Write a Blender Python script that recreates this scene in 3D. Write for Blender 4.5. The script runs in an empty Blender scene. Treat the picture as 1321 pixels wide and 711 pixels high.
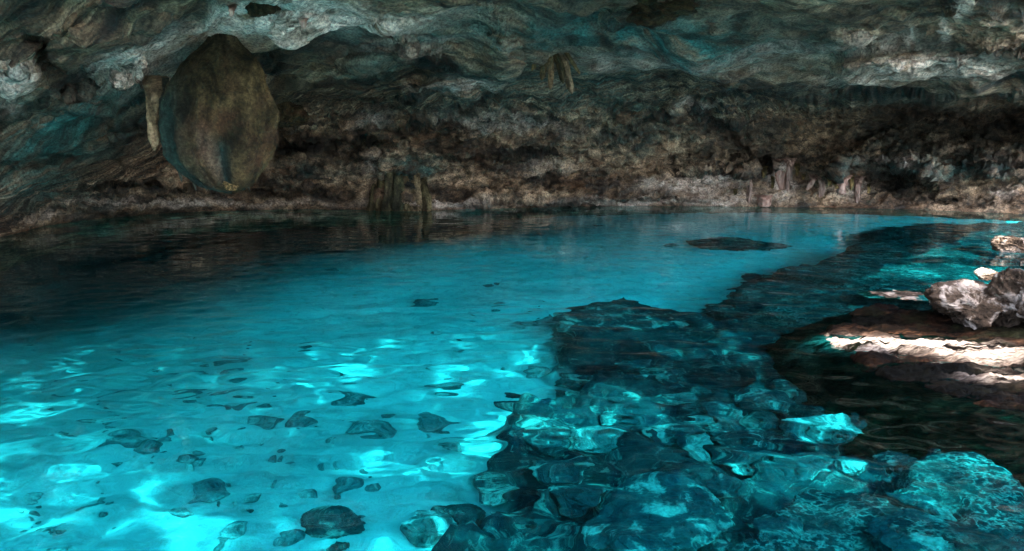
import bpy, bmesh, math, random
import numpy as np
from mathutils import Vector, Matrix, Euler
R = math.radians
rng = np.random.default_rng(7); random.seed(7)
sc = bpy.context.scene
COL = sc.collection

# ------------------------------------------------------------------ camera
CAM = np.array([0, 0, 2.5]); PITCH = R(11.2); F = 1037.0; CX, CY = 660.5, 355.5
FW = np.array([0, math.cos(PITCH), -math.sin(PITCH)]); UP = np.array([0, math.sin(PITCH), math.cos(PITCH)]); RT = np.array([1., 0, 0])
cam = bpy.data.cameras.new('camera'); cam.sensor_width = 36; cam.lens = 36 * F / 1321; cam.clip_end = 3000; cam.clip_start = .05
camo = bpy.data.objects.new('camera', cam); COL.objects.link(camo); camo.location = CAM
camo.rotation_euler = (math.pi / 2 - PITCH, 0, 0); sc.camera = camo

def ray(px, py):
    px = np.asarray(px, float); py = np.asarray(py, float)
    return FW + ((px - CX) / F)[..., None] * RT + ((CY - py) / F)[..., None] * UP
def at(px, py, D):
    d = ray(px, py); return CAM + d * (np.asarray(D) / d[..., 1])[..., None]
def surf(px, py, z=0.):
    d = ray(px, py); t = (z - CAM[2]) / d[..., 2]; return CAM + d * t[..., None]
def bedpt(px, py, depth):
    """where the line of sight, bent at the still water surface, meets the level z=-depth"""
    s = surf(px, py); d = ray(px, py); d = d / np.linalg.norm(d, axis=-1, keepdims=True)
    h = d[..., :2] / 1.33; k = depth / np.sqrt(1 - (h ** 2).sum(-1))
    return np.stack([s[..., 0] + h[..., 0] * k, s[..., 1] + h[..., 1] * k, -np.ones_like(k) * depth], -1)

# ------------------------------------------------------------------ noise
_P = rng.permutation(256); _P = np.concatenate([_P, _P, _P])
_G = rng.normal(size=(256, 3)); _G /= np.linalg.norm(_G, axis=1, keepdims=True)
def pn(p):
    i = np.floor(p).astype(np.int64); f = p - i; i &= 255
    u = f * f * f * (f * (f * 6 - 15) + 10); r = 0
    for dx in (0, 1):
        wx = u[..., 0] if dx else 1 - u[..., 0]
        for dy in (0, 1):
            wy = u[..., 1] if dy else 1 - u[..., 1]
            for dz in (0, 1):
                wz = u[..., 2] if dz else 1 - u[..., 2]
                g = _G[_P[_P[_P[(i[..., 0] + dx) & 255] + ((i[..., 1] + dy) & 255)] + ((i[..., 2] + dz) & 255)]]
                r = r + wx * wy * wz * (g[..., 0] * (f[..., 0] - dx) + g[..., 1] * (f[..., 1] - dy) + g[..., 2] * (f[..., 2] - dz))
    return r * 1.6
def fbm(p, o=5, gain=.5, lac=2.03):
    r = 0; a = 1
    for k in range(o): r = r + a * pn(p + 17.3 * k); p = p * lac; a *= gain
    return r
def ridged(p, o=5, gain=.5):
    r = 0; a = 1
    for k in range(o): r = r + a * (1 - np.abs(pn(p + 9.1 * k)) * 2); p = p * 2.1; a *= gain
    return r
def sstep(a, b, x):
    t = np.clip((x - a) / (b - a), 0, 1); return t * t * (3 - 2 * t)

# ------------------------------------------------------------------ materials
def nmat(name):
    m = bpy.data.materials.new(name); m.use_nodes = True; nt = m.node_tree; b = nt.nodes['Principled BSDF']; return m, nt, b
class NT:
    def __init__(s, nt): s.nt = nt
    def n(s, t, **k):
        o = s.nt.nodes.new(t)
        for a, v in k.items(): setattr(o, a, v)
        return o
    def l(s, a, b): s.nt.links.new(a, b)
    def noise(s, vec, scale, detail=6, rough=.6, dist=0.):
        o = s.n('ShaderNodeTexNoise'); o.inputs['Scale'].default_value = scale; o.inputs['Detail'].default_value = detail
        o.inputs['Roughness'].default_value = rough; o.inputs['Distortion'].default_value = dist; s.l(vec, o.inputs['Vector']); return o.outputs['Fac']
    def ramp(s, f, stops):
        o = s.n('ShaderNodeValToRGB'); e = o.color_ramp.elements
        while len(e) < len(stops): e.new(.5)
        for q, (p, c) in zip(e, stops): q.position = p; q.color = (*c, 1) if len(c) == 3 else c
        s.l(f, o.inputs[0]); return o.outputs[0]
    def fr(s, f, a, b):
        o = s.n('ShaderNodeMapRange'); o.inputs['From Min'].default_value = a; o.inputs['From Max'].default_value = b; s.l(f, o.inputs[0]); return o.outputs[0]
    def mix(s, f, a, b, mode='MIX'):
        o = s.n('ShaderNodeMix', data_type='RGBA', blend_type=mode)
        for sock, v in ((o.inputs['Factor'], f), (o.inputs[6], a), (o.inputs[7], b)):
            if hasattr(v, 'is_output'): s.l(v, sock)
            elif isinstance(v, tuple): sock.default_value = (*v, 1)
            else: sock.default_value = v
        return o.outputs[2]
    def math(s, op, a, b=0., c=None):
        o = s.n('ShaderNodeMath', operation=op)
        for sock, v in zip(o.inputs, (a, b) if c is None else (a, b, c)):
            if hasattr(v, 'is_output'): s.l(v, sock)
            else: sock.default_value = v
        return o.outputs[0]
    def attr(s, name):
        o = s.n('ShaderNodeAttribute'); o.attribute_name = name; return o
    def bump(s, h, strength, dist, nrm=None):
        o = s.n('ShaderNodeBump'); o.inputs['Strength'].default_value = strength; o.inputs['Distance'].default_value = dist; s.l(h, o.inputs['Height'])
        if nrm: s.l(nrm, o.inputs['Normal'])
        return o.outputs[0]
def scaled(t, vec, sx, sy, sz, rot=(0, 0, 0)):
    o = t.n('ShaderNodeMapping'); o.inputs['Scale'].default_value = (sx, sy, sz); o.inputs['Rotation'].default_value = rot; t.l(vec, o.inputs[0]); return o.outputs[0]

def cave_material(name, flow=True):
    """limestone: brown-grey and charcoal, pale flowstone and painted sun highlights where attribute 'pale', green film where 'algae'"""
    m, nt, b = nmat(name); t = NT(nt)
    tc = t.n('ShaderNodeNewGeometry').outputs['Position']
    va = t.attr('vault').outputs['Fac']
    fl = scaled(t, t.attr('flow').outputs['Vector'], .55, 3.0, 1.)
    st = t.mix(va, scaled(t, tc, .9, 1.2, 1.7), fl)
    st2 = t.mix(va, scaled(t, tc, 1, 1.2, 1.7), scaled(t, t.attr('flow').outputs['Vector'], .42, 4.2, 1.))
    big = t.noise(st, .65, 9, .62, .7); mid = t.noise(st2, 3.2, 9, .68, .1); fine = t.noise(tc, 24, 6, .72)
    col = t.ramp(big, [(.35, (.009, .007, .005)), (.43, (.075, .046, .028)), (.53, (.28, .178, .105)), (.66, (.76, .53, .35))])
    col = t.mix(t.fr(mid, .40, .60), t.mix(.82, col, (.014, .012, .010)), col)
    warm = t.noise(st, .7, 5, .65, .6)
    col = t.mix(t.math('MULTIPLY', t.fr(warm, .52, .66), .7), col, (.20, .10, .05))
    al = t.attr('algae').outputs['Fac']
    al = t.math('MULTIPLY', al, t.fr(t.noise(st, 2.3, 6, .65), .36, .58))
    col = t.mix(al, col, t.mix(t.fr(mid, .38, .62), (.008, .05, .045), (.06, .24, .22)))
    pa = t.attr('pale').outputs['Fac']
    pa = t.math('MULTIPLY', pa, t.fr(t.noise(st, 3.6, 8, .7, .5), .36, .54)); 
    col = t.mix(pa, col, t.mix(t.fr(mid, .35, .7), (.66, .48, .38), (.95, .84, .75)))
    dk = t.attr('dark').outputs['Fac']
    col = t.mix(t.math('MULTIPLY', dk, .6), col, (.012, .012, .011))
    col = t.mix(.85, col, t.mix(t.fr(fine, .39, .61), (.34, .34, .34), (1.6, 1.56, 1.5)), 'MULTIPLY')
    t.l(col, b.inputs['Base Color'])
    t.l(t.fr(fine, 1.3, -.1), b.inputs['Roughness'])
    b.inputs['Specular IOR Level'].default_value = .35
    h = t.math('ADD', t.math('MULTIPLY', mid, 1.), t.math('MULTIPLY', fine, .45))
    vo = t.n('ShaderNodeTexVoronoi'); vo.inputs['Scale'].default_value = 7; t.l(scaled(t, tc, 1, 1, 1.4), vo.inputs[0])
    h = t.math('ADD', h, t.math('MULTIPLY', vo.outputs['Distance'], -.35))
    t.l(t.bump(h, 1., .09), b.inputs['Normal'])
    return m

def formation_material(k=1.):
    """calcite of hanging formations: local coordinates, vertical streaks"""
    m, nt, b = nmat('calcite'); K = lambda *c: tuple(k * v for v in c); t = NT(nt)
    tc = t.n('ShaderNodeTexCoord').outputs['Object']
    st = scaled(t, tc, 1.9, 1.9, .8)
    a = t.noise(st, 1.6, 8, .6, .6); fine = t.noise(tc, 22, 5, .7); c2 = t.noise(tc, 1.3, 4, .55, .3)
    col = t.ramp(a, [(.36, K(.009, .007, .002)), (.5, K(.042, .030, .012)), (.66, K(.105, .072, .032))])
    col = t.mix(t.math('MULTIPLY', t.fr(c2, .5, .66), .6), col, (.075, .03, .017))
    al = t.math('MULTIPLY', t.attr('algae').outputs['Fac'], .9)
    col = t.mix(al, col, t.mix(t.fr(a, .35, .65), (.003, .014, .013), (.012, .06, .055)))
    pa = t.math('MULTIPLY', t.attr('pale').outputs['Fac'], t.fr(a, .3, .62))
    col = t.mix(t.math('MULTIPLY', pa, .7), col, K(.17, .12, .09))
    sp = t.math('MULTIPLY', t.fr(t.noise(tc, 16, 2, .5), .76, .80), .35)
    col = t.mix(sp, col, (.5, .5, .45))
    mo = t.noise(tc, 7, 8, .75, .3)
    col = t.mix(.8, col, t.mix(t.fr(mo, .36, .64), (.35, .36, .34), (1.6, 1.62, 1.5)), 'MULTIPLY')
    col = t.mix(.8, col, t.mix(t.fr(fine, .36, .64), (.4, .4, .4), (1.5, 1.5, 1.5)), 'MULTIPLY')
    t.l(col, b.inputs['Base Color']); b.inputs['Roughness'].default_value = .7; b.inputs['Specular IOR Level'].default_value = .2
    t.l(t.bump(t.math('ADD', a, t.math('MULTIPLY', fine, .8)), 1., .09), b.inputs['Normal'])
    return m

def white_calcite():
    m, nt, b = nmat('white_calcite'); t = NT(nt)
    tc = t.n('ShaderNodeTexCoord').outputs['Object']; a = t.noise(scaled(t, tc, 4, 4, .9), 2.4, 7, .6, .5)
    info = t.n('ShaderNodeObjectInfo')
    col = t.ramp(a, [(.36, (.05, .03, .022)), (.5, (.20, .125, .095)), (.66, (.50, .37, .30))])
    col = t.mix(t.fr(info.outputs['Random'], 0, 1), col, t.mix(.5, col, (.34, .16, .11)))
    t.l(col, b.inputs['Base Color']); b.inputs['Roughness'].default_value = .55
    t.l(t.bump(t.noise(tc, 18, 5, .6), .7, .02), b.inputs['Normal'])
    return m

def stone_material(name, dark, light, pale, palef=.68):
    m, nt, b = nmat(name); t = NT(nt)
    tcn = t.n('ShaderNodeTexCoord'); info = t.n('ShaderNodeObjectInfo')
    geo = t.n('ShaderNodeNewGeometry').outputs['Position']
    a = t.noise(geo, 3.5, 8, .65, .5); fine = t.noise(geo, 24, 5, .7); cr = t.n('ShaderNodeTexVoronoi', feature='DISTANCE_TO_EDGE'); cr.inputs['Scale'].default_value = 6
    t.l(t.mix(.12, geo, t.n('ShaderNodeTexNoise').outputs['Color']), cr.inputs[0])
    col = t.mix(t.fr(a, .36, .64), dark, light)
    col = t.mix(t.math('MULTIPLY', t.fr(a, palef - .08, palef), .8), col, pale)
    col = t.mix(t.math('MULTIPLY', info.outputs['Random'], .55), col, t.mix(.5, col, light))
    col = t.mix(.8, col, t.mix(t.fr(fine, .3, .7), (.35, .35, .35), (1.4, 1.4, 1.4)), 'MULTIPLY')
    t.l(col, b.inputs['Base Color']); b.inputs['Roughness'].default_value = .75; b.inputs['Specular IOR Level'].default_value = .15
    h = t.math('ADD', a, t.math('MULTIPLY', fine, .5)); h = t.math('ADD', h, t.math('MULTIPLY', t.fr(cr.outputs[0], 0, .04), .25))
    t.l(t.bump(h, .9, .05), b.inputs['Normal'])
    return m

def bed_material():
    m, nt, b = nmat('pool_bed'); t = NT(nt)
    geo = t.n('ShaderNodeNewGeometry').outputs['Position']
    rk = t.attr('rock').outputs['Fac']; sh = t.attr('shallow').outputs['Fac']; si = t.attr('bed_shade').outputs['Fac']
    a = t.noise(geo, 2.2, 8, .65, .6); fine = t.noise(geo, 30, 6, .7); s1 = t.noise(geo, .55, 5, .55, .4)
    sand = t.mix(t.fr(s1, .3, .7), (.20, .30, .31), (.30, .42, .43))
    sand = t.mix(t.attr('far_glow').outputs['Fac'], sand, t.mix(t.fr(s1, .3, .7), (.36, .64, .64), (.46, .80, .80)))  # far sand coloured brighter to imitate the glow of the far water
    sand = t.mix(t.math('MULTIPLY', t.fr(t.noise(geo, 7, 8, .75, .4), .50, .70), .6), sand, (.13, .20, .19))
    rock = t.mix(t.fr(a, .36, .62), (.003, .009, .018), (.03, .055, .058))
    lit = t.noise(geo, 3.1, 8, .7, 1.2)
    rock = t.mix(t.math('MULTIPLY', t.fr(lit, .55, .66), .7), rock, (.20, .30, .27))
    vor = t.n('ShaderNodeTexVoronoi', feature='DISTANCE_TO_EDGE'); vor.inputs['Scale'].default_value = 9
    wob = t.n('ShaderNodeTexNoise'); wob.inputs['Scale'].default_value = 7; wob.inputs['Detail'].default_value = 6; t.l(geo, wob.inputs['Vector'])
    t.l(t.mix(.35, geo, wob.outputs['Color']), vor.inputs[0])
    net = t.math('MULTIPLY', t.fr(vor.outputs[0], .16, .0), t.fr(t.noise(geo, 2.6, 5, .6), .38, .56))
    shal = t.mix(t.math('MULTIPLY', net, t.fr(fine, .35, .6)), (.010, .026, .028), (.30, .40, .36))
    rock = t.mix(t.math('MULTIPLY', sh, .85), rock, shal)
    col = t.mix(rk, sand, rock)
    col = t.mix(t.math('MULTIPLY', si, .97), col, t.mix(rk, (.012, .028, .032), (.002, .007, .018)))  # shade of the unlit far left and the hollows mixed into the colour
    t.l(col, b.inputs['Base Color']); b.inputs['Roughness'].default_value = .9; b.inputs['Specular IOR Level'].default_value = .1
    h = t.math('ADD', t.math('MULTIPLY', a, rk), t.math('MULTIPLY', fine, .3))
    t.l(t.bump(h, .8, .08), b.inputs['Normal'])
    return m

def ledge_material():
    m, nt, b = nmat('wet_ledge'); t = NT(nt)
    geo = t.n('ShaderNodeNewGeometry').outputs['Position']
    st = scaled(t, geo, .5, 2.6, 1., (0, 0, R(-12)))
    a = t.noise(st, 2.2, 8, .7, .6); fine = t.noise(st, 17, 9, .82); g = t.noise(geo, 1.1, 5, .6, .5)
    col = t.ramp(a, [(.38, (.006, .005, .003)), (.48, (.022, .014, .009)), (.56, (.055, .033, .023)), (.68, (.30, .21, .17))])
    col = t.mix(t.math('MULTIPLY', t.fr(g, .50, .6), .75), col, (.03, .055, .035))
    col = t.mix(t.attr('dark').outputs['Fac'], col, (.008, .011, .007))
    col = t.mix(.95, col, t.mix(t.fr(fine, .40, .60), (.06, .06, .06), (1.9, 1.8, 1.7)), 'MULTIPLY')
    col = t.mix(1., col, (.26, .185, .13), 'MULTIPLY')
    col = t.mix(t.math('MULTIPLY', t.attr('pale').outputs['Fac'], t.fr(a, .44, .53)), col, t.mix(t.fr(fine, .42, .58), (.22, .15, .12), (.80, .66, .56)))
    t.l(col, b.inputs['Base Color']); b.inputs['Roughness'].default_value = .8; b.inputs['Specular IOR Level'].default_value = .05
    t.l(t.bump(t.math('ADD', a, t.math('MULTIPLY', fine, .8)), 1., .08), b.inputs['Normal'])
    return m

def water_material():
    m, nt, b = nmat('clear_turquoise_water'); nt.nodes.remove(b); t = NT(nt)
    out = nt.nodes['Material Output']
    rf = t.n('ShaderNodeBsdfRefraction'); rf.inputs['IOR'].default_value = 1.33; rf.inputs['Roughness'].default_value = 0; rf.inputs['Color'].default_value = (.14, .88, .95, 1)
    gl = t.n('ShaderNodeBsdfGlossy'); gl.inputs['Roughness'].default_value = 0.0; gl.inputs['Color'].default_value = (1, 1, 1, 1)
    fz = t.n('ShaderNodeFresnel'); fz.inputs['IOR'].default_value = 1.33
    mx = t.n('ShaderNodeMixShader'); t.l(fz.outputs[0], mx.inputs[0]); t.l(rf.outputs[0], mx.inputs[1]); t.l(gl.outputs[0], mx.inputs[2])
    t.l(mx.outputs[0], out.inputs[0])
    return m

M_CAVE = cave_material('cave_limestone'); M_FORM = formation_material(); M_FLOW = formation_material(3.2); M_WHITE = white_calcite(); M_STAIN = formation_material(4.2); M_SUNLIT = stone_material('sunlit_submerged_stone', (.02, .045, .055), (.17, .24, .23), (.62, .66, .62), .58)  # the last, paler stone is a brighter copy for painted sun glitter
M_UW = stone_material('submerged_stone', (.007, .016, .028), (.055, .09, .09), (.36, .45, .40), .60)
M_SST = stone_material('sandy_stone', (.05, .10, .12), (.16, .25, .25), (.36, .42, .41), .60)
M_DRY = stone_material('weathered_limestone', (.02, .013, .008), (.12, .08, .055), (.52, .43, .37), .58)
M_BED = bed_material(); M_LEDGE = ledge_material(); M_WATER = water_material()

# ------------------------------------------------------------------ mesh helpers
def tag(o, label=None, cat=None, group=None, kind=None):
    if label: o['label'] = label
    if cat: o['category'] = cat
    if group: o['group'] = group
    if kind: o['kind'] = kind
    return o
def link(name, me, mat, parent=None, smooth=True):
    me.materials.clear(); me.materials.append(mat)
    me.polygons.foreach_set('use_smooth', [smooth] * len(me.polygons)); me.update()
    o = bpy.data.objects.new(name, me); COL.objects.link(o); o.parent = parent
    o.cycles.is_caustics_receiver = True
    return o
def grid_faces(nr, nc, flip=False, wrap=False):
    i, j = np.meshgrid(np.arange(nr - 1), np.arange(nc if wrap else nc - 1), indexing='ij'); j2 = (j + 1) % nc
    q = np.stack([i * nc + j, i * nc + j2, (i + 1) * nc + j2, (i + 1) * nc + j], -1).reshape(-1, 4)
    return q[:, ::-1] if flip else q
def make_mesh(name, V, Fc, attrs=None):
    me = bpy.data.meshes.new(name); V = V.reshape(-1, 3).astype(np.float32)
    me.vertices.add(len(V)); me.vertices.foreach_set('co', V.ravel())
    Fc = np.ascontiguousarray(Fc, dtype=np.int32); k = Fc.shape[1]
    me.loops.add(Fc.size); me.loops.foreach_set('vertex_index', Fc.ravel())
    me.polygons.add(len(Fc)); me.polygons.foreach_set('loop_start', np.arange(0, Fc.size, k, dtype=np.int32))
    me.update(calc_edges=True); me.validate()
    for n, v in (attrs or {}).items():
        at_ = me.attributes.new(n, 'FLOAT', 'POINT'); at_.data.foreach_set('value', np.asarray(v, np.float32).ravel())
    return me
def grid_normals(P):
    du = np.gradient(P, axis=1); dv = np.gradient(P, axis=0); n = np.cross(du, dv); return n / (np.linalg.norm(n, axis=-1, keepdims=True) + 1e-9)
def seg_dist(X, Y, pts):
    """distance to polyline, signed side (+ above in the picture sense when drawn left to right), and param 0..1"""
    best = np.full(X.shape, 1e9); side = np.zeros(X.shape); tt = np.zeros(X.shape); n = len(pts) - 1
    for k in range(n):
        ax, ay = pts[k]; bx, by = pts[k + 1]; dx, dy = bx - ax, by - ay; L = dx * dx + dy * dy
        t = np.clip(((X - ax) * dx + (Y - ay) * dy) / L, 0, 1); ex = X - ax - t * dx; ey = Y - ay - t * dy; d = np.hypot(ex, ey)
        w = d < best; best = np.where(w, d, best); side = np.where(w, np.sign(dy * (X - ax) - dx * (Y - ay)), side); tt = np.where(w, (k + t) / n, tt)
    return best, side, tt
def poly_sd(X, Y, pts):
    """signed distance, positive inside"""
    d, _, _ = seg_dist(X, Y, list(pts) + [pts[0]]); ins = np.zeros(X.shape, bool); n = len(pts)
    for k in range(n):
        ax, ay = pts[k]; bx, by = pts[(k + 1) % n]
        c = ((ay > Y) != (by > Y)); xx = (bx - ax) * (Y - ay) / ((by - ay) if by != ay else 1e-9) + ax
        ins ^= c & (X < xx)
    return np.where(ins, d, -d)
def pchip(x, xs, ys):
    return np.interp(x, xs, ys)

# ------------------------------------------------------------------ the cave shell (wall and vault above the pool)
WL = [(-2600, 500), (-1200, 420), (-600, 360), (-250, 322), (0, 306), (60, 291), (120, 283), (200, 276), (280, 272), (400, 270), (540, 272), (640, 269), (760, 266), (900, 266), (1080, 268), (1200, 271), (1321, 276), (1500, 282), (1900, 300)]
PROF = {   # picture column : (picture row as fraction of way from waterline to row 0, distance along y)
    -2600: [(0, 3.0), (.4, 3.2), (.7, 3.0), (1, 2.6)],
    -1200: [(0, 6.3), (.4, 6.2), (.7, 5.6), (1, 4.8)],
    -600: [(0, 9.8), (.4, 9.6), (.7, 8.3), (1, 7.0)],
    0: [(0, 0), (.12, 16.6), (.30, 15.6), (.5, 13.0), (.68, 11.2), (.84, 10.2), (1, 9.4)],
    150: [(0, 0), (.12, 19.2), (.28, 18.4), (.42, 15.8), (.6, 12.6), (.8, 10.9), (1, 9.8)],
    330: [(0, 0), (.10, 22.2), (.24, 21.6), (.34, 23), (.48, 20.0), (.62, 16.4), (.78, 13.6), (.9, 12.0), (1, 10.6)],
    540: [(0, 0), (.14, 22.0), (.26, 21.3), (.36, 21.0), (.46, 19.4), (.62, 16.4), (.8, 13.4), (1, 11)],
    700: [(0, 0), (.14, 22.4), (.32, 21.0), (.48, 19.0), (.62, 16.8), (.8, 13.7), (1, 11.2)],
    900: [(0, 0), (.13, 22.6), (.2, 22.8), (.28, 22.8), (.44, 20.4), (.54, 18.0), (.7, 15), (.85, 12.8), (1, 11)],
    1100: [(0, 0), (.12, 23), (.19, 22.8), (.26, 24.8), (.46, 24.6), (.55, 18), (.66, 15.2), (.82, 13), (1, 11)],
    1321: [(0, 0), (.14, 21.4), (.22, 21.6), (.34, 23.6), (.5, 22.6), (.57, 16.8), (.68, 14.6), (.82, 12.6), (1, 11)],
    1420: [(0, 0), (.14, 21), (.3, 21.4), (.5, 20.6), (.57, 16.8), (.68, 15), (.82, 13.6), (1, 12)],
    1560: [(0, 0), (.14, 20.6), (.3, 20.8), (.5, 21), (.68, 21.3), (.82, 21.4), (1, 21.6)],
    1900: [(0, 0), (.14, 19), (.3, 19.3), (.5, 19.4), (.68, 19.5), (.82, 19.6), (1, 19.6)],
}
def shell():
    cols = np.concatenate([np.linspace(-2600, -40, 220)[:-1], np.linspace(-40, 1361, 1000), np.linspace(1361, 1900, 90)[1:]])
    wl = np.interp(cols, *zip(*WL))
    dw = surf(cols, wl)[..., 1]
    keys = sorted(PROF); s = np.concatenate([np.linspace(0, 1, 300), np.linspace(1, 1.55, 44)[1:]])
    curves = []
    for k in keys:
        a = np.array(PROF[k], float)
        if a[0, 1] == 0: a[0, 1] = surf(k, np.interp(k, *zip(*WL)))[1]
        sl = (a[-1, 1] - a[-2, 1]) / (a[-1, 0] - a[-2, 0]); a = np.vstack([a, [1.22, a[-1, 1] + .22 * sl], [1.55, a[-1, 1] + .22 * sl - .9]])
        d = np.interp(s, a[:, 0], a[:, 1])
        ker = np.hanning(21); ker /= ker.sum(); dd = np.convolve(np.pad(d, 10, 'edge'), ker, 'valid'); f = sstep(0, .05, s)
        curves.append(dd * f + d * (1 - f))
    C = np.array(curves)
    D = np.empty((len(s), len(cols)))
    idx = np.clip(np.searchsorted(keys, cols) - 1, 0, len(keys) - 2); k0 = np.array(keys)[idx]; k1 = np.array(keys)[idx + 1]
    t = (cols - k0) / (k1 - k0); t = t * t * (3 - 2 * t) * .6 + t * .4
    D = (C[idx] * (1 - t)[:, None] + C[idx + 1] * t[:, None]).T
    D = D + (dw[None, :] - D[0][None, :]) * np.clip(1 - s / .15, 0, 1)[:, None]
    PX = np.broadcast_to(cols[None, :], D.shape).copy(); PY = wl[None, :] * (1 - s)[:, None]
    # overhanging lips: drawn left to right, the rock above the line stands forward (amp metres), fading upward over w pixels
    lips = [
        ([(150, 148), (190, 128), (215, 112)], .5, 40), ([(345, 108), (420, 96), (500, 90), (560, 70)], .5, 34),
        ([(335, 40), (430, 42), (520, 30), (640, 22)], .35, 22), ([(450, 88), (510, 76), (562, 82), (574, 90)], .55, 26),
        ([(505, 168), (545, 158), (600, 132), (650, 98), (690, 78)], 1.1, 46), ([(470, 142), (520, 128), (560, 112), (600, 102)], .5, 26),
        ([(350, 178), (410, 172), (470, 176), (520, 186)], .9, 34), ([(560, 205), (640, 196), (700, 200), (780, 190)], .4, 24),
        ([(795, 160), (860, 150), (900, 120), (960, 118)], .7, 30), ([(930, 108), (990, 116), (1060, 120)], .4, 24),
        ([(1060, 120), (1120, 114), (1200, 120), (1290, 112), (1400, 106)], 1.1, 40), ([(1050, 92), (1150, 88), (1240, 80), (1400, 60)], .35, 22),
        ([(890, 222), (930, 214), (960, 220), (1000, 212)], .6, 20), ([(1065, 232), (1100, 208), (1150, 206), (1190, 224), (1215, 246)], .9, 30),
        ([(560, 262), (660, 255), (790, 258), (900, 256)], .25, 18), ([(0, 222), (70, 204), (150, 178), (230, 160)], .35, 40),
        ([(0, 150), (60, 130), (110, 118)], .3, 26), ([(0, 262), (80, 246), (160, 232), (320, 246), (460, 246)], .35, 22),
        ([(780, 18), (830, 28), (900, 14)], .4, 26), ([(1050, 60), (1120, 52), (1220, 46), (1321, 30)], .3, 24),
        ([(630, 60), (700, 52), (780, 58), (860, 70)], .3, 22), ([(1240, 210), (1290, 222), (1340, 236)], .5, 26),
    ]
    bulge = np.zeros_like(D); dip = np.zeros_like(D)
    warpx = 11 * fbm(np.stack([PX / 60, PY / 30, 0 * PX], -1), 4); warpy = 6 * fbm(np.stack([PX / 60, PY / 30, 0 * PX + 9], -1), 4)
    QX, QY = PX + warpx, PY + warpy
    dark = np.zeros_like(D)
    for pts, amp, w in lips:
        d, side, tt = seg_dist(QX, QY, pts); end = sstep(0, .15, tt) * sstep(1, .85, tt); end = np.maximum(end, .25)
        end = end * np.exp(-np.maximum(0, np.maximum(pts[0][0] - PX, PX - pts[-1][0])) / 14)
        up = side > 0
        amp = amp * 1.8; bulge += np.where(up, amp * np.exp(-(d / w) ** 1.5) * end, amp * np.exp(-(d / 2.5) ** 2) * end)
        dark += np.where(up, 0, .75 * min(1, amp) * np.exp(-((d - 4) / 9.) ** 2) * end)  # shade beneath each lip painted into the rock colour
    # rounded ridges and furrows
    for pts, amp, w in [([(60, 170), (150, 118), (230, 70), (330, 40), (440, 28)], .5, 22), ([(0, 120), (60, 90), (120, 40), (150, 0)], .45, 30),
                        ([(50, 60), (62, 90), (100, 110)], -.7, 16), ([(120, 75), (160, 70), (200, 62)], .25, 12), ([(800, 22), (860, 8), (900, 0)], -.4, 14),
                        ([(1220, 20), (1245, 4)], .4, 8), ([(900, 150), (960, 190), (980, 210)], -.7, 14), ([(500, 205), (505, 240), (500, 268)], .35, 9),
                        ([(520, 208), (530, 240), (538, 270)], .4, 9), ([(470, 190), (478, 214), (488, 226)], .35, 9), ([(1150, 160), (1230, 165), (1290, 158)], -1.2, 28),
                        ([(360, 196), (430, 200), (480, 210)], -.6, 11), ([(950, 205), (985, 212)], -.9, 9), ([(850, 215), (870, 214)], -.6, 7),
                        ([(1120, 232), (1160, 232)], -1.0, 13), ([(140, 168), (176, 160)], -.9, 9), ([(575, 130), (640, 140), (740, 150)], .3, 18),
                        ([(180, 20), (260, 40), (300, 30)], .3, 18), ([(0, 190), (90, 160), (150, 140)], .3, 16)]:
        d, side, tt = seg_dist(QX, QY, pts); bulge += amp * np.exp(-(d / w) ** 2)
        if amp < -.5: dark += .8 * np.exp(-(d / w) ** 2)  # deep furrows get painted shade too
    for (x, y, r, a) in [(375, 152, 14, .5), (628, 46, 9, .35), (345, 10, 60, .5), (838, 6, 34, .45), (20, 108, 26, .22), (545, 118, 20, .3), (500, 152, 18, .35), (1170, 98, 40, .2)]:
        bulge += a * np.exp(-(((QX - x) / r) ** 2 + ((QY - y) / (r * .7)) ** 2) ** 1.5)
    D = D - bulge * sstep(0, .03, s)[:, None]
    P = at(PX, PY, D)
    N = grid_normals(P); tocam = CAM - P; N *= np.sign((N * tocam).sum(-1, keepdims=True))
    # rock roughness: banded on the vault, broken and pitted on the wall above the water
    Rm = np.array(Matrix.Rotation(R(-25), 3, 'Z') @ Matrix.Rotation(R(14), 3, 'Y'))
    q = P @ Rm.T * np.array([.45, 1.0, 1.5])
    lim = np.interp(cols, [0, 130, 330, 500, 900, 1000], [.12, .2, .5, .58, .62, .55])[None, :]; wall = sstep(0, 1, (lim + .08 - s[:, None]) / .22)
    gy = np.interp(PX, [-2600, 0, 300, 440, 700, 900, 1321, 1900], [900, 205, 48, 30, 62, 86, 66, 60]); gy = gy + 10 * fbm(np.stack([PX / 130, PY / 90, 0 * PX + 3], -1), 3)
    flow = np.stack([PX * .0145, (PY - gy) * .0145, 0 * PX], -1)
    n1 = fbm(q * .8, 4); n2 = .5 * ridged(flow * np.array([.38, 2.2, 1]) + 3, 4, .42) + .5 + .6 * fbm(flow * np.array([.5, 2.6, 1]) + 8, 4, .45); n3 = fbm(P * 2.6, 5, .6); n4 = ridged(P * np.array([1.4, 1.4, 2.4]) + 7, 5, .6)
    n2 = n2 * (1 - .35 * wall); hgt = .24 * n1 + .17 * (n2 - 1) * (1 - .8 * wall) + (.012 + .08 * wall) * n3 + wall * .15 * (n4 - 1.)
    keep = sstep(0, .05, s)[:, None] * .8 + .2
    P = P + N * (hgt * keep)[..., None]
    # below the water line the wall goes on down
    zs = [-.25, -.6, -1.2, -2.2, -3.6, -5.5]; low = []
    for z in zs:
        b = P[0].copy(); b[:, 2] = z; out = (b[:, :2] / np.linalg.norm(b[:, :2], axis=1, keepdims=True)); b[:, :2] += out * (.25 if z > -1 else .1) + .15 * pn(b * 1.5)[:, None]; low.append(b)
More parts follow.
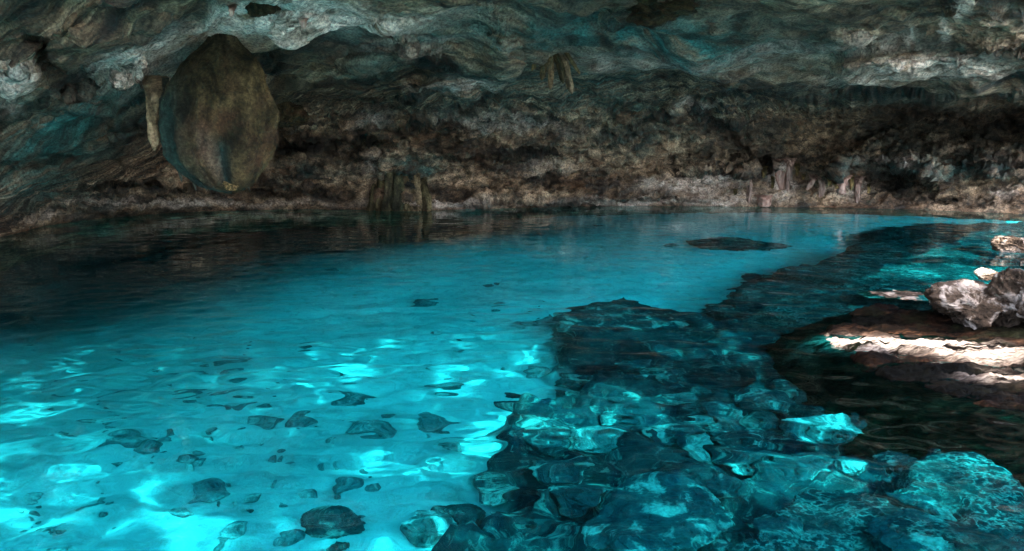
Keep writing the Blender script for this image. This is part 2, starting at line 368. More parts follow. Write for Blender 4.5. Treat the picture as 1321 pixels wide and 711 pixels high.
    # above the rim: face of the rim, then the forest floor on top of the vault
    top = P[-1]; hi = []
    outd = np.stack([top[:, 0], top[:, 1]], -1); outd /= np.linalg.norm(outd, axis=1, keepdims=True)
    for (dz, dr) in [(.35, .05), (.9, .5), (1.4, 1.2), (1.9, 2.4), (2.1, 5), (2.3, 12), (2.2, 30)]:
        b = top.copy(); b[:, 2] = np.maximum(b[:, 2] + dz, 4.5 if dr > 2 else -9) ; b[:, :2] += outd * dr + .2 * pn(b * .9 + dz)[:, None]; b[:, 2] += .25 * pn(b * .7); hi.append(b)
    ALL = np.vstack([np.array(low[::-1]), P, np.array(hi)])
    lo_n, hi_n = len(low), len(hi)
    ext = lambda a: np.vstack([np.repeat(a[:1], lo_n, 0), a, np.repeat(a[-1:], hi_n, 0)])
    def blob(x, y, rx, ry, a=1., ang=0):
        c_, s_ = math.cos(R(ang)), math.sin(R(ang)); X = QX - x; Y = QY - y; u = X * c_ + Y * s_; v = -X * s_ + Y * c_
        return a * np.exp(-((u / rx) ** 2 + (v / ry) ** 2) ** 1.3)
    pale = sum([blob(345, 12, 66, 13, 2.6, -4), blob(400, 8, 60, 14, 2.4), blob(250, 48, 110, 22, .75, -22), blob(160, 80, 60, 26, .55, -30), blob(420, 36, 110, 9, .8, -4), blob(500, 28, 120, 14, .5), blob(12, 108, 22, 26, .9),  # top left blobs: sunlit rock imitated by paler colour
                blob(1150, 92, 80, 11, 1.5, -8), blob(1250, 92, 50, 11, 1.5, -6), blob(1130, 55, 60, 12, .55), blob(1240, 12, 16, 14, 1.1, -40), blob(1213, 40, 6, 12, 1.2), blob(1175, 48, 6, 10, 1.),  # upper right sun highlights painted the same way
                blob(605, 108, 24, 8, 1.), blob(480, 152, 24, 10, .7), blob(560, 110, 34, 8, .6), blob(625, 150, 60, 8, .6), blob(670, 165, 60, 8, .5), blob(480, 205, 12, 14, .8, 20),
                blob(720, 261, 190, 4, .75), blob(590, 264, 50, 6, 1.), blob(880, 238, 60, 8, .7), blob(300, 264, 200, 3, .25), blob(925, 228, 30, 8, .9), blob(940, 255, 60, 10, .5), blob(1010, 235, 14, 24, .8), blob(900, 132, 26, 3, 1.), blob(1100, 245, 26, 12, .6), blob(1150, 210, 40, 6, .5),
                blob(900, 80, 120, 14, .4), blob(1040, 68, 90, 12, .4), blob(1300, 244, 20, 10, .6), blob(710, 215, 40, 10, .3), blob(60, 280, 40, 6, .4), blob(205, 262, 120, 6, .35), blob(780, 75, 70, 10, .3), blob(550, 60, 90, 10, .35), blob(200, 100, 40, 30, .35)])
    algae = sum([blob(60, 190, 110, 40, 1., -20), blob(110, 140, 70, 30, .9, -20), blob(15, 110, 30, 34, .8), blob(800, 50, 130, 20, 1.), blob(600, 50, 120, 22, .7), blob(920, 70, 120, 18, .8), blob(1000, 60, 300, 30, .45), blob(700, 30, 300, 30, .4), blob(1100, 130, 300, 20, .4), blob(60, 200, 60, 60, .5), blob(760, 110, 110, 26, .8),
                 blob(60, 250, 90, 24, .8), blob(600, 130, 90, 24, .7), blob(480, 84, 50, 12, .9), blob(460, 220, 120, 16, .5), blob(530, 215, 50, 20, .7), blob(840, 180, 160, 30, .5), blob(1150, 220, 130, 22, .6), blob(430, 40, 110, 8, .6), blob(640, 95, 60, 14, .6), blob(1230, 190, 140, 40, .4), blob(950, 40, 120, 22, .5)])
    dark = dark + sum([blob(1200, 160, 130, 36, 1.1), blob(960, 180, 60, 34, .8), blob(400, 190, 70, 14, .9), blob(630, 190, 90, 16, .5), blob(620, 130, 40, 10, .4), blob(90, 88, 30, 28, .6), blob(30, 30, 40, 36, .5), blob(1140, 232, 46, 13, .9), blob(1290, 262, 80, 12, .9), blob(835, 12, 50, 14, .8), blob(430, 135, 80, 20, .5), blob(850, 165, 60, 20, .4), blob(150, 225, 70, 16, .5), blob(1100, 25, 90, 16, .4), blob(480, 15, 110, 8, .2)])  # shade of recesses painted on as dark colour
    c01 = lambda a: np.clip(a, 0, 1)
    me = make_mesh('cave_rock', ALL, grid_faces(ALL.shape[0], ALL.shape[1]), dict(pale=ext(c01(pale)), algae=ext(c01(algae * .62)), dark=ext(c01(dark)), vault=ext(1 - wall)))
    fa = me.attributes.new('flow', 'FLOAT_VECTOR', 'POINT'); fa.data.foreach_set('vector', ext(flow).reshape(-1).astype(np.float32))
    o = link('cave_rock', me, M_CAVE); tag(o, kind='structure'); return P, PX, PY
P_SHELL, _, _ = shell()

# ------------------------------------------------------------------ pool bed
SAND = 2.1
def bed_xy(pts, depth):
    a = np.array(pts, float); return [tuple(v[:2]) for v in bedpt(a[:, 0], a[:, 1], depth)]
ROCK_EDGE = [(440, 730), (500, 672), (560, 640), (640, 596), (604, 566), (636, 512), (700, 494), (722, 470), (704, 440), (702, 386), (760, 384), (820, 380), (890, 398), (925, 372), (1000, 352), (1062, 338), (1112, 316), (1090, 300), (1150, 288), (1321, 284), (1700, 284), (2000, 380), (2000, 900), (1600, 1500), (200, 1500), (320, 800)]
LEDGE = [(1052, 430), (1075, 404), (1140, 392), (1200, 398), (1260, 380), (1321, 372), (1420, 352), (1700, 330), (2000, 360), (2000, 620), (1500, 560), (1321, 528), (1262, 520), (1190, 502), (1150, 478), (1090, 456)]
def bed():
    xs = np.concatenate([np.arange(-19, -9, .14), np.arange(-9, 11, .045), np.arange(11, 26, .14)]); ys = np.concatenate([np.arange(-9, 2.5, .15), np.arange(2.5, 12, .045), np.arange(12, 30, .09)])
    X, Y = np.meshgrid(xs, ys); P3 = np.stack([X, Y, 0 * X], -1)
    w = fbm(P3 * .9, 5) * .35; w2 = fbm(P3 * .9 + 31, 5) * .35
    sd = poly_sd(X + w, Y + w2, bed_xy(ROCK_EDGE, .95)) 
    rock = sstep(-.30, .22, sd + .18 * fbm(P3 * 3.1 + 50, 4))
    z = -SAND - .22 * fbm(P3 * .22, 3) - .03 * fbm(P3 * 2.2 + 4, 4) - .05 * ridged(P3 * np.array([.8, 1.6, 1]) + 2, 3) - .9 * sstep(-3, -9, X) - .9 * sstep(9, 14, Y) * sstep(2, -4, X) + .6 * sstep(13, 20, Y) * sstep(0, 8, X)
    rel = ridged(P3 * .75 + 11, 5, .55) - 1.
    shelf = -1.15 + .38 * rel + .16 * fbm(P3 * 2.4 + 5, 5, .6)
    shallow = np.zeros_like(X); hollow = np.zeros_like(X)
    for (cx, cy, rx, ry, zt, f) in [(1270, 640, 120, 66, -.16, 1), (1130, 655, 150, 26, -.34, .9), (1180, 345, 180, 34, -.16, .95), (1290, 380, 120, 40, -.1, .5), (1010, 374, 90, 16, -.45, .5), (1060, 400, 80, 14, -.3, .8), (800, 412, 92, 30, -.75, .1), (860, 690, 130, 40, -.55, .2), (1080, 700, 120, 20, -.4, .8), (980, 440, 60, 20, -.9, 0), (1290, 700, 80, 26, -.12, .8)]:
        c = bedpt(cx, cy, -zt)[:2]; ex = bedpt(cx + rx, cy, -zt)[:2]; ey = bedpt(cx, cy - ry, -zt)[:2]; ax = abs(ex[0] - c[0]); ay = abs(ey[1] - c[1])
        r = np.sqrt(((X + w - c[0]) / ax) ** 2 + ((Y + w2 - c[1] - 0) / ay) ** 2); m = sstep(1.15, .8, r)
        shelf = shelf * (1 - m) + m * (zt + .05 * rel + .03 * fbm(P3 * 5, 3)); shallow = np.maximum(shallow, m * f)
    # a deep dark hollow beside the ledge
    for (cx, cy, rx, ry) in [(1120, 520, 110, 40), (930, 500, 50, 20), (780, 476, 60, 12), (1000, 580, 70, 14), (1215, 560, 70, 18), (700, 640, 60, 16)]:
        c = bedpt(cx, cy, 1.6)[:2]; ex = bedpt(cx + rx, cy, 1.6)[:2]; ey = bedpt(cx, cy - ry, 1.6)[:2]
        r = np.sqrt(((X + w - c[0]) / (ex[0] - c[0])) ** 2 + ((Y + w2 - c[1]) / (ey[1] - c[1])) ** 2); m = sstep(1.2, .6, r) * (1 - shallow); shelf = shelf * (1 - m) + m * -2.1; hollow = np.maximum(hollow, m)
    shelf = np.minimum(shelf, -.13)
    z = z * (1 - sstep(-.1, .45, sd)) + shelf * sstep(-.1, .45, sd)
    z = z + sstep(2.4, -1.5, Y) * 1.4 + 6 * sstep(-2, -9, Y) + 5 * sstep(15, 24, X) * sstep(19, 10, Y)
    bed_shade = np.clip(sstep(-3, -9, X - .55 * (Y - 13)) * sstep(10.8, 13.4, Y) + sstep(17.5, 21, Y) * sstep(6, -3, X), 0, 1)  # unlit far left: its shade is put into the bed colour
    bed_shade = np.maximum(bed_shade, .9 * hollow * rock)  # hollows are painted dark as well
    me = make_mesh('pool_bed', np.stack([X, Y, z], -1), grid_faces(*X.shape), dict(rock=rock, shallow=shallow, bed_shade=bed_shade, far_glow=sstep(6.5, 12, Y + .3 * X) * sstep(-9, -2, X)))
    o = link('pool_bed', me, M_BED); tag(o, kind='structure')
    return xs, ys, z
BX, BY, BZ = bed()
def bed_z(x, y):
    i = int(np.clip(np.searchsorted(BX, x), 1, len(BX) - 1)); j = int(np.clip(np.searchsorted(BY, y), 1, len(BY) - 1)); return float(BZ[j, i])

# ------------------------------------------------------------------ water surface
def water():
    xs = np.concatenate([np.arange(-19, -11, .2), np.arange(-11, 12, .034), np.arange(12, 26, .2)]); ys = np.concatenate([np.arange(-6, 2.5, .2), np.arange(2.5, 11, .032), np.arange(11, 27.5, .055)])
    X, Y = np.meshgrid(xs, ys); q = np.stack([X, Y, 0 * X], -1)
    calm = .35 + .65 * sstep(15, 6, Y)
    gust = .45 + .9 * sstep(-.25, .35, pn(q * .45 + 60))
    z = .008 * fbm(q * .7, 2) + gust * (.0155 * fbm(q * np.array([2.3, 3.1, 1]) + 5, 2, .5) + .0013 * fbm(q * np.array([5, 6.4, 1]) + 8, 2, .5) * (1 - .6 * sstep(6, 12, Y)))
    z = z * calm * (1 - .6 * sstep(2., 3., X) * sstep(6.4, 5.6, Y))
    me = make_mesh('water', np.stack([X, Y, z], -1), grid_faces(*X.shape))
    o = link('water', me, M_WATER); o.cycles.is_caustics_receiver = False; o.cycles.is_caustics_caster = True; tag(o, kind='structure')
water()

# ------------------------------------------------------------------ dry ledge on the right shore
def ledge():
    a = np.array(LEDGE, float); pts = [tuple(v[:2]) for v in surf(a[:, 0], a[:, 1], .03)]
    xs = np.concatenate([np.arange(3, 11, .03), np.arange(11, 24, .15)]); ys = np.arange(4.0, 19, .035)
    X, Y = np.meshgrid(xs, ys); q = np.stack([X, Y, 0 * X], -1)
    w = fbm(q * 1.1 + 40, 5) * .3; w2 = fbm(q * 1.1 + 71, 5) * .22
    sd = poly_sd(X + w, Y + w2, pts)
    gg = .06
    bro = fbm(q * np.array([.9, 2.2, 1]) + 13, 5, .6)
    top = .012 + .04 * sstep(.1, 1.6, sd) + .16 * sstep(1.8, 4, sd) + gg * bro + .03 * (ridged(q * np.array([3, 6, 1]) + 3, 4, .6) - 1) + .05 * fbm(q * np.array([1, 3, 1]) * 1.5, 6, .62) + .9 * sstep(9, 16, X)
    e = sstep(-.75, .12, sd) ** 1.4; z = -1.1 + (top + 1.1) * e + .12 * fbm(q * 3, 4) * (1 - e)
    keep = sd > -.8
    def blob(px, py, rx, ry, ang=0):
        c = surf(px, py, .06); ex = surf(px + rx, py, .06)[0] - c[0]; ey = surf(px, py - ry, .06)[1] - c[1]; u = X + w * .5 - c[0]; v = Y + w2 * .5 - c[1]; v = v + u * ang
        return np.exp(-((u / ex) ** 2 + (v / ey) ** 2) ** 1.5)
    pale = np.clip(1.4 * blob(1150, 440, 82, 9, .12) + .9 * blob(1250, 450, 80, 10, .25) + .8 * blob(1300, 484, 50, 8, .2) * 1, 0, 1)  # sun patch on the ledge painted as pale streaks
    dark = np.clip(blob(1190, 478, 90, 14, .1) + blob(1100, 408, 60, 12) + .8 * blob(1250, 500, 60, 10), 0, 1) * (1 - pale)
    Fc = grid_faces(*X.shape); k = keep.ravel()[Fc].all(1); Fc = Fc[k]
    used = np.unique(Fc); mp = -np.ones(X.size, int); mp[used] = np.arange(len(used))
    V = np.stack([X, Y, z], -1).reshape(-1, 3)[used]
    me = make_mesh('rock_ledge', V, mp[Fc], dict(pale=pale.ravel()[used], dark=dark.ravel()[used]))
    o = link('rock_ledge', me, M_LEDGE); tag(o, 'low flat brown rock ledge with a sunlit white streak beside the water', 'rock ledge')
ledge()

# ------------------------------------------------------------------ rocks
def rock_mesh(seed, planes=10, sub=4, rough=.10, name='rock'):
    bm = bmesh.new(); bmesh.ops.create_icosphere(bm, subdivisions=sub, radius=1)
    d = np.array([v.co[:] for v in bm.verts]); d /= np.linalg.norm(d, axis=1, keepdims=True)
    r_ = np.random.default_rng(seed); n = r_.normal(size=(planes, 3)); n /= np.linalg.norm(n, axis=1, keepdims=True); h = r_.uniform(.62, 1., planes)
    dots = np.maximum(d @ n.T, .05) / h; rad = 1 / (dots ** 9).sum(1) ** (1 / 9); rad = np.clip(rad, 0, 1.3)
    p = d * rad[:, None]; o = seed * 3.7
    p = p * (1 + rough * 1.5 * fbm(d * 1.6 + o, 4) + rough * .7 * (ridged(d * 3.4 + o, 4, .55) - 1))[:, None]
    for v, c in zip(bm.verts, p): v.co = c
    me = bpy.data.meshes.new(name); bm.to_mesh(me); bm.free(); return me
VAR_S = [rock_mesh(k, 9, 4, .13) for k in range(8)]; VAR_B = [rock_mesh(20 + k, 20, 5, .10) for k in range(7)]
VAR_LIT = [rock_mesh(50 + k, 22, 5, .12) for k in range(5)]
for m_ in VAR_LIT: m_.materials.append(M_SUNLIT); m_.polygons.foreach_set('use_smooth', [True] * len(m_.polygons))
VAR_SAND = [rock_mesh(40 + k, 14, 4, .075) for k in range(7)]
for m_ in VAR_SAND: m_.materials.append(M_SST); m_.polygons.foreach_set('use_smooth', [True] * len(m_.polygons))
for m_ in VAR_S + VAR_B: m_.materials.append(M_UW); m_.polygons.foreach_set('use_smooth', [True] * len(m_.polygons))
LITZ = [(735, 530, 105, 34), (1030, 612, 125, 28), (905, 545, 40, 16), (850, 452, 60, 14), (560, 690, 60, 20), (1070, 556, 44, 18)]  # zones where some rocks take a paler colour to boost the sun glitter
def put_rock(name, px, py, wpx, hpx, label, group=None, depth=None, big=False, mesh=None, sink=.35, cat=None, ang=None):
    """rock lying on the bed where the bent line of sight meets it"""
    d = SAND if depth is None else depth
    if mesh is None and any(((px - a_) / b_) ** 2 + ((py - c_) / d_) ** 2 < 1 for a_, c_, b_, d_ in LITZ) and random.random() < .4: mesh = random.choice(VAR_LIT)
    for _ in range(4):
        b = bedpt(px, py, d)
        if depth is None: d = max(.12, -bed_z(b[0], b[1]) - .02)
    dist = np.linalg.norm(b - CAM); sx = .5 * wpx * dist / F; sy = sx * random.uniform(.7, 1.1)
    sz = max(.3 * sx, min(sx * .9, .75 * hpx * dist / F)) * random.uniform(.8, 1.)
    me = mesh or random.choice(VAR_B if big else VAR_S)
    o = bpy.data.objects.new(name, me); COL.objects.link(o); o.location = (b[0], b[1], -d + sz * (1 - 2 * sink))
    top = o.location.z + 1.3 * sz
    if depth is None and top > -.08: o.location.z -= top + .08
    o.scale = (sx, sy, sz); o.rotation_euler = (random.uniform(-.15, .15), random.uniform(-.15, .15), random.uniform(0, 6.28) if ang is None else ang)
    o.cycles.is_caustics_receiver = True
    tag(o, label, cat or ('boulder' if big else 'stone'), group); return o
G1 = 'dark stones on the pale pool bed'
for (x, y, w, h, lab) in [
    (548, 391, 32, 13, 'wide small dark stone lying alone on turquoise sand in mid pool'), (643, 393, 20, 16, 'small dark stone on turquoise sand just left of the big square submerged block'),
    (340, 544, 40, 26, 'blue black stone with a jagged right side, first of a neighbouring pair on the sand'), (392, 540, 34, 34, 'upright jagged dark stone, second of a neighbouring pair on the sand'),
    (478, 553, 62, 38, 'largest dark ragged stone on the open sand in the middle of the pool floor'), (556, 543, 48, 28, 'rounded grey teal stone between the largest ragged stone and the rocky edge'),
    (577, 499, 42, 24, 'dark stone on the sand behind the rounded grey teal one'), (456, 511, 44, 20, 'flat pointed dark stone behind the largest ragged stone'), (288, 520, 28, 15, 'small olive stone beside a still smaller one on the sand'),
    (310, 521, 13, 8, 'tiny olive stone touching the small olive one'), (236, 510, 30, 18, 'small dark stone behind the flat cluster towards the shaded left'), (160, 568, 46, 22, 'flat shard like dark stone in the left hand cluster'), (135, 575, 30, 12, 'thin dark slab leaning in the left hand cluster'),
    (186, 580, 30, 18, 'dark lump closing the left hand cluster of stones'), (210, 566, 26, 10, 'low dark stone beside the left hand cluster'), (240, 592, 22, 14, 'compact navy stone amid the glittering caustics'), (396, 447, 26, 14, 'dark stone close to the bright caustic patch in mid pool'),
    (302, 473, 34, 9, 'long thin dark stone on the dim sand'), (268, 636, 62, 12, 'long flat dark stone lying across the near sand'), (448, 627, 38, 22, 'grey teal stone between the big near boulder and the rock edge'), (482, 634, 20, 14, 'small grey stone beside the rock edge near the big boulder'),
    (375, 694, 34, 30, 'dark lump leaning against the big rounded near boulder'), (326, 646, 20, 30, 'twisted dark stone on the near sand'), (236, 662, 26, 26, 'dark stone in the bright caustics at the near left'), (298, 690, 34, 14, 'dark stone half lost in a white caustic flare'),
    (592, 570, 30, 26, 'dark rounded stone at the tip of the rock edge'), (695, 483, 34, 18, 'teal stone beside the notch of the rock edge'), (430, 348, 20, 7, 'tiny far dark stone near the shaded part of the pool'), (866, 317, 18, 7, 'tiny far dark stone beside the long submerged slab'), (773, 291, 15, 5, 'tiny dark stone farthest out under the cave wall'),
    (398, 636, 26, 12, 'small flat dark stone behind the big near boulder'), (70, 690, 26, 12, 'dark stone amid the brightest caustics near the corner'), (500, 545, 14, 10, 'chip of dark rock beside the largest ragged stone'), (150, 596, 12, 8, 'little dark pebble below the left hand cluster')]:
    put_rock('submerged_stone', x, y, w, h, lab, G1, mesh=random.choice(VAR_SAND), sink=.47)
put_rock('submerged_boulder', 432, 684, 78, 54, 'big rounded teal boulder on the near sand', 'boulders under the water', big=True)
put_rock('submerged_boulder', 950, 314, 130, 12, 'long low dark slab on the far turquoise bed', 'boulders under the water', big=True, ang=0.05, sink=.62)
put_rock('submerged_boulder', 795, 418, 175, 60, 'large square dark block with a flat top at the edge of the sand', 'boulders under the water', big=True, ang=.1, depth=1.0, sink=.3)
for i in range(150):      # scattered little stones over the sand
    x = random.uniform(10, 700); y = random.choice([random.uniform(420, 705), random.uniform(540, 705)])
    if x > 480 and y > 560: continue
    y = y if x < 600 else random.uniform(360, 480)
    put_rock('scattered_stone', x, y, random.uniform(4, 15), random.uniform(3, 8), 'tiny dark stone, one of many scattered on the turquoise sand', 'tiny stones scattered on the sand', mesh=random.choice(VAR_SAND), sink=.45)
for (x, y, w, h, lab) in [
    (760, 492, 62, 24, 'flat teal boulder just in front of the square submerged block'), (655, 522, 40, 26, 'dark boulder at the notch where sand meets rocks'), (700, 560, 78, 44, 'dark boulder behind the bright white caustic net'), (770, 560, 80, 50, 'boulder crossed by the brightest caustic lines'),
    (680, 606, 92, 36, 'long grey boulder along the near rock edge'), (850, 560, 90, 56, 'broad dark boulder in the middle of the submerged rocks'), (720, 650, 74, 36, 'teal boulder close to the near rock edge'), (600, 664, 60, 30, 'small boulder forming the near corner of the rock edge'),
    (850, 684, 190, 70, 'largest flat topped dark green boulder under the near water'), (560, 690, 60, 36, 'pale cyan topped boulder at the bottom of the rock edge'), (905, 545, 44, 22, 'pale topped boulder lit cyan among dark rocks'), (1065, 560, 86, 40, 'lit boulder beneath the dark hollow by the ledge'),
    (960, 600, 80, 40, 'boulder under the band of blue glitter'), (1050, 612, 110, 34, 'long boulder inside the band of blue glitter'), (980, 520, 84, 40, 'round boulder below the navy hollow'), (1150, 600, 70, 40, 'dark boulder at the end of the blue glitter band'), (900, 470, 90, 30, 'low boulder between square block and navy hollow'),
    (640, 690, 50, 40, 'dark rounded boulder near the bottom beside the flat topped one'), (1180, 690, 110, 36, 'veined boulder close under the surface near the corner'), (1300, 690, 40, 26, 'pale lump breaking the corner of the shallow slab'), (1000, 365, 110, 16, 'dark far boulder at the edge of the turquoise'), (940, 398, 80, 20, 'dark boulder joining the square block to the far rocks')]:
    put_rock('submerged_boulder', x, y, w, h, lab, 'boulders under the water', big=True)
for i in range(85):
    x = random.uniform(560, 1240); y = random.uniform(470, 711)
    if poly_sd(np.array([x]), np.array([y]), [(720, 470), (1080, 455), (1240, 560), (1240, 712), (520, 712), (560, 672), (640, 606)])[0] < 0: continue
    if any(((x - a_) / b_) ** 2 + ((y - c_) / d_) ** 2 < .8 for a_, c_, b_, d_ in [(1120, 520, 130, 46), (930, 500, 50, 20), (840, 670, 100, 40), (1000, 580, 60, 12)]): continue
    put_rock('submerged_rock', x, y, random.uniform(16, 62), random.uniform(10, 34), 'middle sized dark rock, one of the jumble under the near right water', 'jumble of rocks under the water', big=random.random() < .4)
for i in range(24):
    x = random.uniform(1000, 1300); y = random.uniform(322, 400)
    put_rock('submerged_rock', x, y, random.uniform(14, 44), random.uniform(5, 10), 'flat dark rock, one of many just under the water beyond the ledge', 'flat rocks beyond the ledge')

def dry_rock(px, py_base, D, w, h, label, seed, planes=11, rz=0., squash=.8, name='boulder'):
    me = rock_mesh(seed, planes, 6, .13, name); c = at(px, py_base, D); sx = .5 * w * D / F; sz = .5 * h * D / F
    o = link(name, me, M_DRY); o.location = (c[0], c[1], c[2] + sz * .75); o.scale = (sx, sx * squash, sz * 1.1); o.rotation_euler = (0, 0, rz)
    tag(o, label, 'boulder', 'boulders on the right shore'); return o
def D_at(px, py, z=.1): return float(surf(px, py, z)[1])
dry_rock(1252, 408, D_at(1252, 408), 124, 50, 'low rounded brown boulder lying on the ledge', 61, rz=.4)
dry_rock(1312, 408, D_at(1300, 412), 92, 72, 'tall pale topped boulder leaning over the low brown one on the ledge', 62, rz=1.2)
dry_rock(1370, 424, D_at(1370, 424), 90, 80, 'grey boulder cut by the picture edge beside the tall one', 66, rz=.2)
dry_rock(1308, 322, D_at(1308, 324, 0), 44, 20, 'small white rock rising from far water behind the boulders', 63)
dry_rock(1272, 360, D_at(1272, 360, .1), 34, 14, 'small pale rock behind the tall boulder', 64)
for k_, (x_, y_, w_, lb_) in enumerate([(1168, 382, 80, 'flat dark rock awash at the back edge of the ledge')]):
    r_ = dry_rock(x_, y_, D_at(x_, y_, -.02), w_, 7, lb_, 80 + k_, rz=random.uniform(-.3, .3), squash=.9, name='awash_rock'); r_.location.z -= .035; r_['category'] = 'rock'

# ------------------------------------------------------------------ hanging formations
def stalactite(name, pts, D, r0, r1, label, mat=None, cat='stalactite', group=None, flutes=3, seed=0, attrs=(.0, .0), flat=.75, tip=True, lump=.26, back=.45, flare=1.):
    """pts: picture points down the axis; r0, r1: picture half widths"""
    p = np.array(pts, float); n = 46; s = np.linspace(0, 1, n); L = np.linspace(0, 1, len(p))
    px = np.interp(s, L, p[:, 0]); py = np.interp(s, L, p[:, 1]); C = at(px, py, D + back * np.exp(-s / .14)); k = D / F
    nu = 36; th = np.linspace(0, 2 * math.pi, nu, endpoint=False); S, TH = np.meshgrid(s, th, indexing='ij')
    rad = (r0 + (r1 - r0) * s) * (1 + flare * np.exp(-s / .09)) * k * (np.sqrt(np.clip((1.001 - s) / .12, 0, 1)) if tip else 1); b = np.stack([np.cos(TH) * 1.2, np.sin(TH) * 1.2, S * 3], -1) + seed * 5.1
    rr = rad[:, None] * (1 + .12 * np.cos(flutes * TH + seed) + lump * fbm(b * 1.3, 4) * 1.6)
    V = np.stack([C[:, 0][:, None] + np.cos(TH) * rr, C[:, 1][:, None] + np.sin(TH) * rr * flat, C[:, 2][:, None] + 0 * rr], -1); loc = C[0].copy()
    me = make_mesh(name, V - loc, grid_faces(n, nu, wrap=True), dict(pale=np.full(n * nu, attrs[0]), algae=np.full(n * nu, attrs[1])))
    o = link(name, me, mat or M_WHITE); o.location = loc; tag(o, label, cat, group); return o
def hanging_rock():
    outl = [(30, 262, 290), (50, 258, 296), (58, 250, 306), (68, 241, 317), (78, 232, 326), (95, 222, 335), (115, 214, 343), (135, 210, 351), (155, 209, 356), (175, 211, 357), (190, 215, 355), (205, 222, 349), (218, 234, 341), (228, 248, 332), (236, 258, 326), (243, 274, 318), (247, 292, 308)]
    a = np.array(outl, float); nv, nu = 150, 200; D0 = 12.0
    t = np.linspace(0, 1, nv); py = 32 + (246.5 - 32) * np.sin(t * math.pi / 2) ** 1.05
    L = np.interp(py, a[:, 0], a[:, 1]); Rr = np.interp(py, a[:, 0], a[:, 2]); ker = np.hanning(15); ker /= ker.sum()
    sm = lambda v: np.convolve(np.pad(v, 7, 'edge'), ker, 'valid'); L, Rr = sm(L), sm(Rr)
    pinch = np.clip((246.5 - py) / 9, 0, 1) ** .5; T_ = (py - 50) / 196; mid = (L + Rr) / 2; hw = (Rr - L) / 2 * pinch
    th = np.linspace(0, 2 * math.pi, nu, endpoint=False)
    c = at(np.full(nv, 1.) * mid, py, D0); k = D0 / F; W = hw * k
    T, TH = np.meshgrid(np.clip(T_, 0, 1), th, indexing='ij')
    ct, st = np.cos(TH), np.sin(TH)
    base = np.stack([ct, st, T * 3], -1)
    # folds of flowstone running down: sharp fins at the lower left and lower middle
    fin = .10 * np.exp(-((TH - 4.05) / .10) ** 2) + .12 * np.exp(-((TH - 3.55) / .12) ** 2) - .34 * np.exp(-((TH - 4.85 - .25 * (T - .8)) / .11) ** 2) + .17 * np.exp(-((TH - 4.55) / .16) ** 2) - .10 * np.exp(-((TH - 3.8) / .12) ** 2)
    rad = 1 + fin * sstep(.35, .8, T) + .07 * fbm(base * np.array([1.6, 1.6, .8]), 4) + .04 * (ridged(base * np.array([2.4, 2.4, 2.2]) + 5, 5, .6) - 1) + .03 * fbm(base * np.array([5, 5, .7]) + 3, 3) * sstep(.3, .7, T)
    depth = .42
    X = c[:, 0][:, None] + ct * W[:, None] * rad; Y = c[:, 1][:, None] + st * W[:, None] * rad * depth + .30 * (1 - T) ** 2; Z = c[:, 2][:, None] - .05 * np.abs(np.sin(TH * 3)) * sstep(.8, 1, T) + 0 * X
    V = np.stack([X, Y, Z], -1) ; loc = at(283., 150., D0)
    ang = TH  # front faces y<0: TH ~ 3pi/2 = 4.71
    pale = np.clip(.9 * np.exp(-((TH - 4.62 - .1 * np.sin(T * 9)) / .14) ** 2) * sstep(.5, .7, T) * sstep(.98, .85, T) + .7 * np.exp(-((TH - 4.35) / .07) ** 2) * sstep(.65, .8, T) + .25 * sstep(.12, .0, T), 0, 1) * (T < .97)
    alg = np.clip(.9 * np.exp(-((TH - 3.7) / .42) ** 2) * sstep(.1, .5, T) + 1. * np.exp(-((TH - 4.88 - .25 * (T - .8)) / .13) ** 2) * sstep(.6, .75, T), 0, 1)
    me = make_mesh('hanging_rock', V - loc, grid_faces(nv, nu, wrap=True), dict(pale=pale, algae=alg))
    o = link('hanging_rock', me, M_FORM); o.location = loc
    tag(o, 'huge dark brown egg shaped rock hanging from the cave vault', 'hanging rock')
    e = rock_mesh(90, 9, 4, .14, 'broken_tip'); tip = link('broken_tip', e, M_STAIN, o); tip.location = at(300., 241., 11.75) - loc; tip.scale = (.10, .08, .05); tip.rotation_euler = (0.2, .35, .5)
    for i_, (x_, y_, l_) in enumerate([(231, 222, 14), (249, 234, 13), (263, 238, 8), (318, 240, 6)]):
        q_ = stalactite('drip', [(x_, y_ - 12), (x_ + 1, y_), (x_ + 4, y_ + l_)], 11.95, 3.2, .7, None, M_FORM, None, seed=70 + i_, attrs=(.3, .8), back=0, flare=0); q_.parent = o; q_.location = Vector(q_.location) - Vector(loc)
    tip['label'] = 'pinkish broken calcite at the bottom of the hanging rock'
hanging_rock()

def Dw(px, s):   # front surface of the shell at a picture point
    cand = P_SHELL.reshape(-1, 3); return None
def shell_D(px, py):
    d = ray(px, py); v = P_SHELL[::2, ::2].reshape(-1, 3) - CAM; proj_x = v @ RT / (v @ FW) * F + CX; proj_y = CY - v @ UP / (v @ FW) * F
    k = (np.abs(proj_x - px) < 7) & (np.abs(proj_y - py) < 5); return float(v[k][:, 1].min()) if k.any() else 20.
stalactite('stalactite', [(201, 98), (197, 150), (200, 194)], 12.1, 12, 6, 'stout reddish brown stalactite hanging beside the huge egg shaped rock', M_FLOW, attrs=(.5, 0), seed=3, flutes=2, group='stalactites', flare=.35)
stalactite('flowstone_fin', [(208, 100), (212, 160), (222, 200), (233, 226)], 12.0, 6, 2, 'thin teal edged curtain between the pinkish stalactite and egg shaped rock', M_FORM, 'stone curtain', seed=4, attrs=(.25, .8), flare=.4)
G2 = 'stalactites along the far wall'
